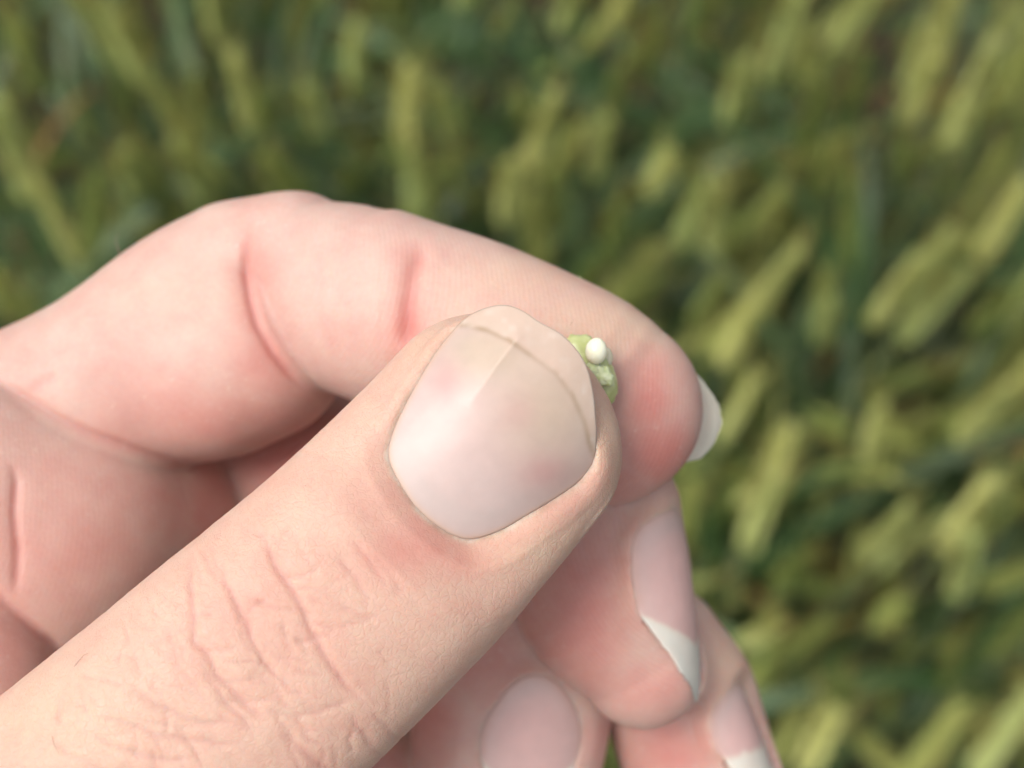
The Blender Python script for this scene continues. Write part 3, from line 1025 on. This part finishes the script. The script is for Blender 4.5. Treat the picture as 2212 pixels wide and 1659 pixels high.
# places with less blood, where skin is pressed or thick: same fields
PALE = [
    (1300, 930, 55, 140, .55, 'thumb'), (1130, 1180, 150, 60, .55, 'thumb'), (900, 740, 60, 70, .4, 'thumb'), (100, 1560, 180, 130, .55, 'thumb'),
    (1320, 700, 190, 90, .7, 'index_tip'), (1150, 600, 170, 60, .5, 'index'), (1000, 640, 80, 90, .25, 'index'),
    (1430, 1110, 70, 40, .7, 'middle'), (1340, 1290, 30, 90, .5, 'middle'), (1580, 1420, 80, 110, .8, 'little'), (400, 640, 220, 80, .25, 'index_prox'),
    (1570, 1590, 60, 60, .3, 'little'),
]
NAILS_BASE = 1


def skin_mat():
    m, nt, b = new_mat('skin')
    at = N(nt, 'ShaderNodeAttribute', attribute_name='tone')
    rg = N(nt, 'ShaderNodeAttribute', attribute_name='ridge')
    tc = N(nt, 'ShaderNodeTexCoord')
    mp = N(nt, 'ShaderNodeVectorMath', operation='SCALE')
    nt.links.new(tc.outputs['Object'], mp.inputs[0])
    mp.inputs['Scale'].default_value = 1000.0          # millimetres
    n1 = N(nt, 'ShaderNodeTexNoise', Scale=0.35, Detail=4.0, Roughness=0.6)
    n2 = N(nt, 'ShaderNodeTexNoise', Scale=2.2, Detail=3.0, Roughness=0.6)
    for q in (n1, n2):
        nt.links.new(mp.outputs[0], q.inputs['Vector'])
    # mottling
    mot = N(nt, 'ShaderNodeMath', operation='MULTIPLY_ADD')
    nt.links.new(n1.outputs[0], mot.inputs[0]); mot.inputs[1].default_value = 0.32; mot.inputs[2].default_value = 0.84
    mot2 = N(nt, 'ShaderNodeMath', operation='MULTIPLY_ADD')
    nt.links.new(n2.outputs[0], mot2.inputs[0]); mot2.inputs[1].default_value = 0.18; mot2.inputs[2].default_value = -0.09
    ad = N(nt, 'ShaderNodeMath', operation='ADD')
    nt.links.new(mot.outputs[0], ad.inputs[0]); nt.links.new(mot2.outputs[0], ad.inputs[1])
    gm = N(nt, 'ShaderNodeCombineColor')
    nt.links.new(ad.outputs[0], gm.inputs[1]); nt.links.new(ad.outputs[0], gm.inputs[2])
    half = N(nt, 'ShaderNodeMath', operation='MULTIPLY_ADD')
    nt.links.new(ad.outputs[0], half.inputs[0]); half.inputs[1].default_value = 0.4; half.inputs[2].default_value = 0.6
    nt.links.new(half.outputs[0], gm.inputs[0])
    mx = N(nt, 'ShaderNodeVectorMath', operation='MULTIPLY')
    nt.links.new(at.outputs['Color'], mx.inputs[0]); nt.links.new(gm.outputs[0], mx.inputs[1])
    nt.links.new(mx.outputs[0], b.inputs['Base Color'])
    b.inputs['Subsurface Weight'].default_value = 0.75
    b.inputs['Subsurface Radius'].default_value = (1.0, 0.36, 0.22)
    b.inputs['Subsurface Scale'].default_value = 0.0016
    b.inputs['Roughness'].default_value = 0.52
    b.inputs['Specular IOR Level'].default_value = 0.38
    # fine relief: papillary ridges, the net of tiny furrows, pores
    sep = N(nt, 'ShaderNodeSeparateXYZ')
    nt.links.new(rg.outputs['Vector'], sep.inputs[0])
    ns = N(nt, 'ShaderNodeTexNoise', Scale=0.5, Detail=2.0)
    nt.links.new(mp.outputs[0], ns.inputs['Vector'])
    ph = N(nt, 'ShaderNodeMath', operation='MULTIPLY_ADD')
    nt.links.new(ns.outputs[0], ph.inputs[0]); ph.inputs[1].default_value = 5.0
    nt.links.new(sep.outputs[0], ph.inputs[2])
    sn = N(nt, 'ShaderNodeMath', operation='SINE')
    nt.links.new(ph.outputs[0], sn.inputs[0])
    rm = N(nt, 'ShaderNodeMath', operation='MULTIPLY')
    nt.links.new(sn.outputs[0], rm.inputs[0]); nt.links.new(sep.outputs[1], rm.inputs[1])
    v1 = N(nt, 'ShaderNodeTexVoronoi', Scale=1.7, feature='DISTANCE_TO_EDGE')
    v2 = N(nt, 'ShaderNodeTexNoise', Scale=5.0, Detail=3.0)
    wv = N(nt, 'ShaderNodeVectorMath', operation='ADD')
    nc = N(nt, 'ShaderNodeTexNoise', Scale=1.2, Detail=2.0)
    nt.links.new(mp.outputs[0], nc.inputs['Vector'])
    nt.links.new(mp.outputs[0], wv.inputs[0]); nt.links.new(nc.outputs['Color'], wv.inputs[1])
    nt.links.new(wv.outputs[0], v1.inputs['Vector']); nt.links.new(mp.outputs[0], v2.inputs['Vector'])
    vm = N(nt, 'ShaderNodeMath', operation='MINIMUM')
    nt.links.new(v1.outputs[0], vm.inputs[0]); vm.inputs[1].default_value = 0.12
    va = N(nt, 'ShaderNodeMath', operation='MULTIPLY')
    nt.links.new(vm.outputs[0], va.inputs[0]); nt.links.new(sep.outputs[2], va.inputs[1])
    s1 = N(nt, 'ShaderNodeMath', operation='MULTIPLY_ADD')
    nt.links.new(va.outputs[0], s1.inputs[0]); s1.inputs[1].default_value = 3.2
    nt.links.new(rm.outputs[0], s1.inputs[2])
    s2 = N(nt, 'ShaderNodeMath', operation='MULTIPLY_ADD')
    nt.links.new(v2.outputs[0], s2.inputs[0]); s2.inputs[1].default_value = 0.5
    nt.links.new(s1.outputs[0], s2.inputs[2])
    bp = N(nt, 'ShaderNodeBump', Strength=0.75, Distance=0.00008)
    nt.links.new(s2.outputs[0], bp.inputs['Height'])
    nt.links.new(bp.outputs[0], b.inputs['Normal'])
    return m


def nail_mat():
    m, nt, b = new_mat('fingernail')
    at = N(nt, 'ShaderNodeAttribute', attribute_name='tone')
    tc = N(nt, 'ShaderNodeTexCoord')
    n1 = N(nt, 'ShaderNodeTexNoise', Scale=700.0, Detail=4.0)
    nt.links.new(tc.outputs['Object'], n1.inputs['Vector'])
    mr = N(nt, 'ShaderNodeMapRange')
    nt.links.new(n1.outputs[0], mr.inputs[0])
    mr.inputs[3].default_value = 0.90; mr.inputs[4].default_value = 1.06
    mx = N(nt, 'ShaderNodeVectorMath', operation='SCALE')
    nt.links.new(at.outputs['Color'], mx.inputs[0]); nt.links.new(mr.outputs[0], mx.inputs['Scale'])
    nt.links.new(mx.outputs[0], b.inputs['Base Color'])
    b.inputs['Subsurface Weight'].default_value = 0.35
    b.inputs['Subsurface Radius'].default_value = (1.0, 0.55, 0.45)
    b.inputs['Subsurface Scale'].default_value = 0.0012
    b.inputs['Roughness'].default_value = 0.42
    b.inputs['Specular IOR Level'].default_value = 0.5
    bp = N(nt, 'ShaderNodeBump', Strength=0.25, Distance=0.00004)
    nt.links.new(n1.outputs[0], bp.inputs['Height'])
    nt.links.new(bp.outputs[0], b.inputs['Normal'])
    return m


MAT_SKIN, MAT_NAIL = skin_mat(), nail_mat()


def set_attr(o, name, data):
    a = o.data.attributes.new(name, 'FLOAT_VECTOR', 'POINT')
    a.data.foreach_set('vector', np.ascontiguousarray(data, dtype=np.float32).ravel())


BASE = np.array([0.61, 0.40, 0.315])
PALM = np.array([0.59, 0.41, 0.35])
BLOOD_SHADE = np.array([0.55, 0.205, 0.175])  # blood tint, also used to paint the red shade of the hollows
PALEC = np.array([0.62, 0.445, 0.325])


def build_hand(vox=0.22):
    V, Fq = surface_nets(vox)
    V = laplace(V, Fq, 3, 0.5)
    _, dist = hand_sdf(V, True)
    cname = np.array(CHN)[np.argmin(dist, 1)]
    soft = np.exp(-(dist - dist.min(1)[:, None]) / 0.9)
    soft /= soft.sum(1)[:, None]
    def part_w(sg):
        return soft[:, [i for i, c in enumerate(CHN) if c.startswith(sg)]].sum(1)
    seg = np.array([c.split('_')[0] for c in cname])
    nr = vnormals(V, Fq)
    cut = np.zeros(len(V)); nred = np.zeros(len(V))
    for k, nl in NAILS.items():
        if k == 'index':
            continue
        ok = seg == k
        V2, c, r = nl.snap(V)
        V[ok] = V2[ok]
        cut[ok] += c[ok]; nred[ok] += r[ok]
    fix = np.clip(nred * 3, 0, 1)
    V = laplace(V, Fq, 2, 0.35, fix)
    uv = proj(V)
    front = nr[:, 2] > -0.05
    crease = np.zeros(len(V))
    disp = np.zeros(len(V))
    wob = np.stack([vnoise(V * 0.8, 3), vnoise(V * 0.8, 4)], 1) * 5.0
    for line, dp, wd, sg in CREASES:
        line = np.array(line, float)
        lo, hi = line.min(0) - 60, line.max(0) + 60
        m = front & (seg == sg) & (uv > lo).all(1) & (uv < hi).all(1)
        ii = np.where(m)[0]
        if not len(ii):
            continue
        d, t, _ = seg_dist(uv[ii] + wob[ii] * (sg == 'thumb'), line)
        d = d * (-V[ii, 2]) / F
        e = np.clip(np.minimum(t, 1 - t) / 0.22, 0, 1)
        e = e * e * (3 - 2 * e)
        g = np.exp(-(d / wd) ** 2) * e
        fine = dp < 0.125 and wd < 0.245
        dp = dp * ((0.75 if fine else 0.62) if sg == 'thumb' else 0.8); wd = wd * (0.75 if sg != 'thumb' else 0.9)
        disp[ii] -= dp * g + (0 if fine else 0.45) * dp * np.exp(-(d / (4.0 * wd)) ** 2) * e
        crease[ii] = np.maximum(crease[ii], g * min(1, dp / 0.18))
    # soft unevenness of flesh, and of the loose skin over the thumb joint
    knuck = np.exp(-(((uv[:, 0] - 480) / 260) ** 2 + ((uv[:, 1] - 1420) / 260) ** 2)) * (seg == 'thumb') * front
    disp += 0.06 * vnoise(V * 0.22, 1) + 0.02 * vnoise(V * 0.7, 2)
    # furrows run across the thumb: stretch the noise along them
    al = (V @ nrm((0.70, 0.71, 0))); ac = (V @ nrm((0.71, -0.70, 0)))
    fur = vnoise(np.stack([al * 1.3, ac * 0.35, V[:, 2] * 0.3], 1), 9)
    disp += knuck * 0.07 * fur + part_w('thumb') * 0.010 * vnoise(np.stack([al * 2.6, ac * 1.1, V[:, 2] * 0.8], 1), 15)
    V = V + nr * disp[:, None]

    # ---- tone
    red = np.zeros(len(V)); pale = np.zeros(len(V))
    for src, arr in ((RED, red), (PALE, pale)):
        for (x, y, rx, ry, st, sg) in src:
            q = np.exp(-(((uv[:, 0] - x) / rx) ** 2 + ((uv[:, 1] - y) / ry) ** 2)) * np.clip(nr[:, 2] * 4 + 1, 0, 1)
            arr[:] = np.maximum(arr, st * q * part_w(sg))
    red = np.clip(red + 0.36 * crease + 0.14 * nred * part_w('thumb'), 0, 1)
    palm_side = 1 - part_w('thumb')
    red = np.clip(red + 0.12 * palm_side + 0.13 * vnoise(V * 0.25, 12) + 0.06 * vnoise(V * 0.7, 13), 0, 1)
    pale = np.clip(pale * (1 - 0.5 * red), 0, 1)[:, None]
    ps = palm_side[:, None]
    tone = (BASE * (1 - ps) + PALM * ps) * (1 - pale) + PALEC * pale
    tone = tone * (1 - red[:, None]) + BLOOD_SHADE * red[:, None]
    # shadow line of the thumbnail fold painted brown, then dry flakes along the cuticles
    ln = (0.35 * cut * np.clip(0.6 + vnoise(V * 0.7, 61), 0, 1) * (seg == 'thumb'))[:, None]
    tone = tone * (1 - ln) + np.array([0.36, 0.20, 0.11]) * ln
    fl = cut * (0.45 + 0.55 * (seg == 'thumb')) * np.clip(0.45 + 0.7 * vnoise(V * 0.9, 21) + 0.3 * vnoise(V * 3.0, 22), 0, 1) * 0.5
    dots = np.clip(vnoise(V * 4.5, 31) * 3 - 2.25, 0, 1) * (seg != 'thumb') * 0.45
    fl = np.clip(fl + dots, 0, 0.9)[:, None]
    tone = tone * (1 - fl) + np.array([0.78, 0.68, 0.58]) * fl

    tone = tone * 0.95

    # ---- ridges of the finger pads (phase, strength), and the net of furrows on the back of the thumb
    rid = np.zeros((len(V), 3))
    for n_, amp in (('index_tip', .11), ('middle_prox', .12), ('palm_pad', .05), ('middle_dist', .22), ('little', .1)):
        ii = np.where(cname == n_)[0]
        u, v, ax, a, b, S = CH[n_].local(V[ii])
        if n_ == 'middle_dist':
            phs = (u * 0.9 + v * 0.5 - 0.012 * (S + ax) ** 2) / 0.46
        elif n_ == 'middle_prox':
            phs = (u + 0.25 * (S + ax)) / 0.52
        else:
            phs = (V[ii] @ nrm((0.93, -0.30, -0.2)) + 0.03 * u * u) / 0.47
        rid[ii, 0] = phs * 2 * math.pi
        rid[ii, 1] = amp
    rid[:, 2] = (0.25 + 0.75 * part_w('thumb')) * (1 - np.clip(red, 0, 0.6))

    origin = to_world(PT(-900, 2000, 131))
    root = empty('hand', tuple(origin))
    tag(root, 'left hand of a person, bare, pinching a small green kernel between thumb and index fingertip', 'hand')
    o = mesh_obj('skin', to_world(V), Fq.astype(np.int32), MAT_SKIN, root, origin=origin)
    set_attr(o, 'tone', tone)
    set_attr(o, 'ridge', rid)

    # ---- nails
    spec = {
        'thumb': ('thumbnail', 'broad flat thumbnail with a crooked translucent free edge and a fine ridge'),
        'index': ('fingernail', 'nail of the index finger, seen from below as a pale rim past the fingertip'),
        'middle': ('fingernail', 'nail of the middle finger with a long white free edge'),
        'ring': ('fingernail', 'nail turned to the camera, low in the gap between thumb and middle finger'),
        'little': ('fingernail', 'small nail with a ragged white edge at the bottom right'),
    }
    for k, nl in NAILS.items():
        relief = None
        if k == 'thumb':
            r0 = nl.invert(np.array([(1118, 735), (1085, 775), (1050, 822), (1010, 880)], float))
            def relief(sv):
                d, t, sg = seg_dist(sv, r0)
                w = np.clip(1.0 - t, 0, 1) ** 0.7
                lon = 0.002 * np.sin(sv[:, 0] * 5.2 + 0.6 * np.sin(sv[:, 0] * 1.7))
                return 0.34 * w * np.exp(-np.abs(d) / 0.8) + lon + 0.05 * vnoise(np.column_stack([sv * 0.25, sv[:, 0] * 0]), 5)
        else:
            def relief(sv):
                return 0.002 * np.sin(sv[:, 0] * 4.6 + 1) + 0.02 * vnoise(np.column_stack([sv * 0.4, sv[:, 0] * 0]), 6)
        W, Fn, sv = nl.mesh(relief=relief)
        px = proj(W)
        pink = np.array([0.65, 0.42, 0.39]); beige = np.array([0.56, 0.44, 0.335]); white = np.array([0.72, 0.66, 0.58]); moon = np.array([0.59, 0.465, 0.43])
        n1 = vnoise(np.column_stack([sv * 0.3, sv[:, 0] * 0]), 8)[:, None]
        if k == 'thumb':
            line = [(940, 640), (995, 702), (1050, 713), (1100, 735), (1150, 770), (1200, 805), (1238, 855), (1262, 910), (1278, 975), (1330, 1030)]
            d, t, sg = seg_dist(px, line)
            fr = np.clip(0.5 + sg * d / 7.0, 0, 1)[:, None]
            q = lambda x, y, rx, ry: np.exp(-(((px[:, 0] - x) / rx) ** 2 + ((px[:, 1] - y) / ry) ** 2))[:, None]
            c = pink * 0.45 + moon * 0.55
            bw = np.clip(q(1190, 880, 130, 150) + q(1040, 760, 90, 60), 0, 1) * 0.85
            c = c * (1 - bw) + beige * bw
            lw = np.clip(q(960, 1040, 130, 90) + 0.8 * q(1040, 1100, 100, 60), 0, 1) * 0.7
            c = c * (1 - lw) + moon * 1.05 * lw
            pw = np.clip(0.9 * q(965, 830, 28, 55) + 0.9 * q(1180, 1020, 55, 38) + 0.5 * q(1120, 890, 40, 40), 0, 1)
            c = c * (1 - pw * 0.6) + np.array([0.56, 0.29, 0.27]) * pw * 0.6
            edge = np.exp(-(d / 6.0) ** 2)[:, None] * (0.5 + 0.35 * np.clip(vnoise(W * 0.9, 51), -1, 1))[:, None]
            white = np.array([0.63, 0.475, 0.385])
            c = c * (1 - fr) + white * fr
            c = c * (1 - edge) + np.array([0.36, 0.25, 0.15]) * edge
            ed, tt, _ = seg_dist(sv, np.vstack([nl.out, nl.out[:1]]))
            fl_ = np.interp(tt, np.linspace(0, 1, len(nl.fold) + 1), np.append(nl.fold, nl.fold[0]))
            sk = (0.75 * np.exp(-(ed / 0.33) ** 2) * fl_)[:, None]
            c = c * (1 - sk) + np.array([0.66, 0.42, 0.31]) * sk
            sp = np.clip(vnoise(W * 1.6, 41) * 1.5 - 0.2, 0, 1)[:, None] * fr * 0.25
            c = c * (1 - sp) + np.array([0.78, 0.70, 0.64]) * sp
        elif k == 'index':
            c = np.tile(np.array([0.68, 0.61, 0.50]), (len(W), 1)) * (1 + 0.12 * n1)
        else:
            v0 = {'middle': 4.6, 'ring': 4.4, 'little': 2.2}[k]
            hw = np.abs(nl.out[:, 0]).max()
            vl = v0 - (2.6 if k == 'ring' else 4.3) * (sv[:, 0] / hw) ** 2
            if k != 'ring':
                ss = -sv[:, 0]
                vl = np.minimum((-0.3 if k == 'middle' else 0.0) + (ss + hw) * 0.62 * v0 / 4.6, v0 + 1.2) - np.clip(ss - 1.5, 0, 9) * 0.6
            fr = np.clip((sv[:, 1] - vl - 0.25 * vnoise(np.column_stack([sv * 1.1, sv[:, 0] * 0]), 19)) / 0.5 + 0.5, 0, 1)[:, None]
            mo = np.clip(1 - (sv[:, 1] - nl.out[:, 1].min()) / 4.0, 0, 1)[:, None] * 0.5
            c = (pink * (1 - mo) + moon * mo) * (1 + 0.05 * n1)
            c = c * (1 - fr) + white * fr
            ed, _, _ = seg_dist(sv, np.vstack([nl.out, nl.out[:1]]))
            sk = (np.exp(-(ed / 0.6) ** 2) * np.clip(-(sv[:, 1] - vl), 0, 1))[:, None] * 0.7
            c = c * (1 - sk) + np.array([0.60, 0.36, 0.31]) * sk
            rim = np.exp(-((sv[:, 1:2] - vl[:, None] - 0.1) / 0.25) ** 2) * 0.3
            c = c * (1 - rim) + np.array([0.72, 0.58, 0.46]) * rim
        nm, lb = spec[k]
        no = mesh_obj(nm, to_world(W), Fn, MAT_NAIL, root, origin=origin)
        set_attr(no, 'tone', c * (0.84 if k == 'thumb' else 1.02))
        no['label'] = lb
    return root, origin


HAND, HAND_O = build_hand()


# ------------------------------------------------------------------ the squeezed kernel, and bits on the skin
def simple_mat(name, c0, c1, scale, rough=0.45, sss=0.3, sc=0.0008, bump=0.4):
    m, nt, b = new_mat(name)
    tc = N(nt, 'ShaderNodeTexCoord')
    n1 = N(nt, 'ShaderNodeTexNoise', Scale=scale, Detail=4.0)
    nt.links.new(tc.outputs['Object'], n1.inputs['Vector'])
    nt.links.new(ramp(nt, n1.outputs[0], [(0.35, c0), (0.65, c1)]), b.inputs['Base Color'])
    b.inputs['Roughness'].default_value = rough
    b.inputs['Subsurface Weight'].default_value = sss
    b.inputs['Subsurface Radius'].default_value = (1.0, 0.9, 0.5)
    b.inputs['Subsurface Scale'].default_value = sc
    bp = N(nt, 'ShaderNodeBump', Strength=bump, Distance=0.00006)
    nt.links.new(n1.outputs[0], bp.inputs['Height'])
    nt.links.new(bp.outputs[0], b.inputs['Normal'])
    return m


def lump(c, ax, side, r, amp=0.0, freq=1.0, seed=0, nu=28, nv=18, taper=0.0, ridge=None):
    """closed lumpy ellipsoid; r = (along ax, across, in depth) mm"""
    ax = nrm(ax); side = nrm(np.asarray(side) - ax * (np.asarray(side) @ ax)); dp = np.cross(ax, side)
    V, Fc = [], []
    th = np.linspace(-math.pi / 2, math.pi / 2, nv + 1)
    for j, a in enumerate(th):
        for i in range(nu):
            t = 2 * math.pi * i / nu
            d = np.array([math.sin(a), math.cos(a) * math.cos(t), math.cos(a) * math.sin(t)])
            V.append(d)
    D = np.array(V)
    n = vnoise(D * freq + 7.3, seed) * amp + vnoise(D * freq * 2.3 + 3.1, seed + 1) * amp * 0.5
    k = 1 + n
    w = 1 - taper * D[:, 0]
    W = np.asarray(c) + np.outer(D[:, 0] * r[0] * k, ax) + np.outer(D[:, 1] * r[1] * k * w, side) + np.outer(D[:, 2] * r[2] * k * w, dp)
    for j in range(nv):
        for i in range(nu):
            a = j * nu + i; b = j * nu + (i + 1) % nu
            Fc.append((a, b, b + nu, a + nu))
    return W, Fc


def build_kernel():
    M_GREEN = simple_mat('green_kernel', (0.42, 0.47, 0.19), (0.58, 0.61, 0.31), 700, 0.3, 0.5)
    M_MILK = simple_mat('kernel_milk', (0.80, 0.80, 0.60), (0.86, 0.86, 0.70), 300, 0.22, 0.5, 0.0012, 0.05)
    M_DROP = simple_mat('thin_milk', (0.66, 0.60, 0.44), (0.72, 0.68, 0.52), 300, 0.2, 0.6, 0.0012, 0.05)
    M_COAT = simple_mat('seed_coat', (0.46, 0.53, 0.26), (0.62, 0.67, 0.45), 1300, 0.35, 0.5, 0.0008, 0.5)
    c = PT(1276, 800, 118.9)
    origin = to_world(c)
    root = empty('wheat_kernel', tuple(origin))
    tag(root, 'tiny green wheat kernel squeezed between thumb and index fingertip, a white milky drop on it', 'kernel')
    ax = (0.46, -0.88, -0.1)
    def put(name, geo, mat, label=None):
        o = mesh_obj(name, to_world(geo[0]), geo[1], mat, root, origin=origin)
        if label:
            o['label'] = label
        return o
    put('husk', lump(c, ax, (1, 0, 0), (3.3, 1.85, 1.5), 0.10, 2.2, 3, taper=0.12), M_GREEN)
    put('milk_drop', lump(PT(1288, 758, 117.0), (0.12, 1, 0), (1, 0, 0), (1.10, 0.92, 0.92), 0.02, 1.5, 5, taper=0.05), M_MILK, 'glossy white drop')
    put('milk_drop', lump(PT(1309, 772, 118.4), (0, 1, 0), (1, 0, 0), (0.85, 0.58, 0.6), 0.05, 1.5, 8), M_DROP, 'thin cloudy drop behind the white one')
    put('seed_coat', lump(PT(1302, 812, 117.3), (0.75, -0.6, 0), (0.5, 0.7, 0), (1.05, 0.75, 0.5), 0.22, 2.2, 11, 36, 24), M_COAT, 'torn whitish piece of seed coat')
    put('seed_coat', lump(PT(1283, 800, 117.4), (0.3, -0.9, 0), (1, 0, 0), (0.8, 0.7, 0.5), 0.18, 2.2, 14, 30, 20), M_COAT, 'grey-green torn seed coat')
    cr = PT(1250, 603, 127.6)
    o = mesh_obj('plant_crumb', to_world(np.vstack([lump(cr, (1, 0.3, 0), (0, 1, 0), (0.27, 0.2, 0.2), 0.3, 2.0, 17, 12, 8)[0]])),
                 lump(cr, (1, 0.3, 0), (0, 1, 0), (0.27, 0.2, 0.2), 0.3, 2.0, 17, 12, 8)[1], M_GREEN, None, origin=to_world(cr))
    o.location = to_world(cr)
    tag(o, 'speck of green plant stuck on the upper edge of the index finger', 'crumb')


def build_hairs():
    m, nt, b = new_mat('hair')
    b.inputs['Base Color'].default_value = (0.20, 0.13, 0.09, 1)
    b.inputs['Roughness'].default_value = 0.4
    def hair(pts, deps, r):
        P = np.array([PT(x, y, d) for (x, y), d in zip(pts, deps)])
        V, Fc = [], []
        for i, p in enumerate(P):
            t = nrm(P[min(i + 1, len(P) - 1)] - P[max(i - 1, 0)])
            u = nrm(np.cross(t, (0, 0, 1))); w = np.cross(t, u)
            rr = r * (1 - 0.75 * i / (len(P) - 1))
            for k in range(4):
                a = math.pi / 2 * k
                V.append(p + (u * math.cos(a) + w * math.sin(a)) * rr)
        for i in range(len(P) - 1):
            for k in range(4):
                Fc.append((i * 4 + k, i * 4 + (k + 1) % 4, i * 4 + 4 + (k + 1) % 4, i * 4 + 4 + k))
        mesh_obj('hair', to_world(V), Fc, m, HAND, origin=HAND_O)
    hair([(262, 552), (254, 536), (250, 522), (252, 511), (257, 504)], [131] * 5, 0.05)
    for pts in ([(160, 1440), (170, 1428), (180, 1416), (192, 1410)], [(112, 1590), (118, 1612), (128, 1630)], [(1233, 702), (1235, 697), (1239, 690)], [(945, 914), (952, 918), (960, 917)]):
        ds = [front_depth(*p) - 0.12 for p in pts]
        hair(pts, ds, 0.02)


build_kernel()
build_hairs()
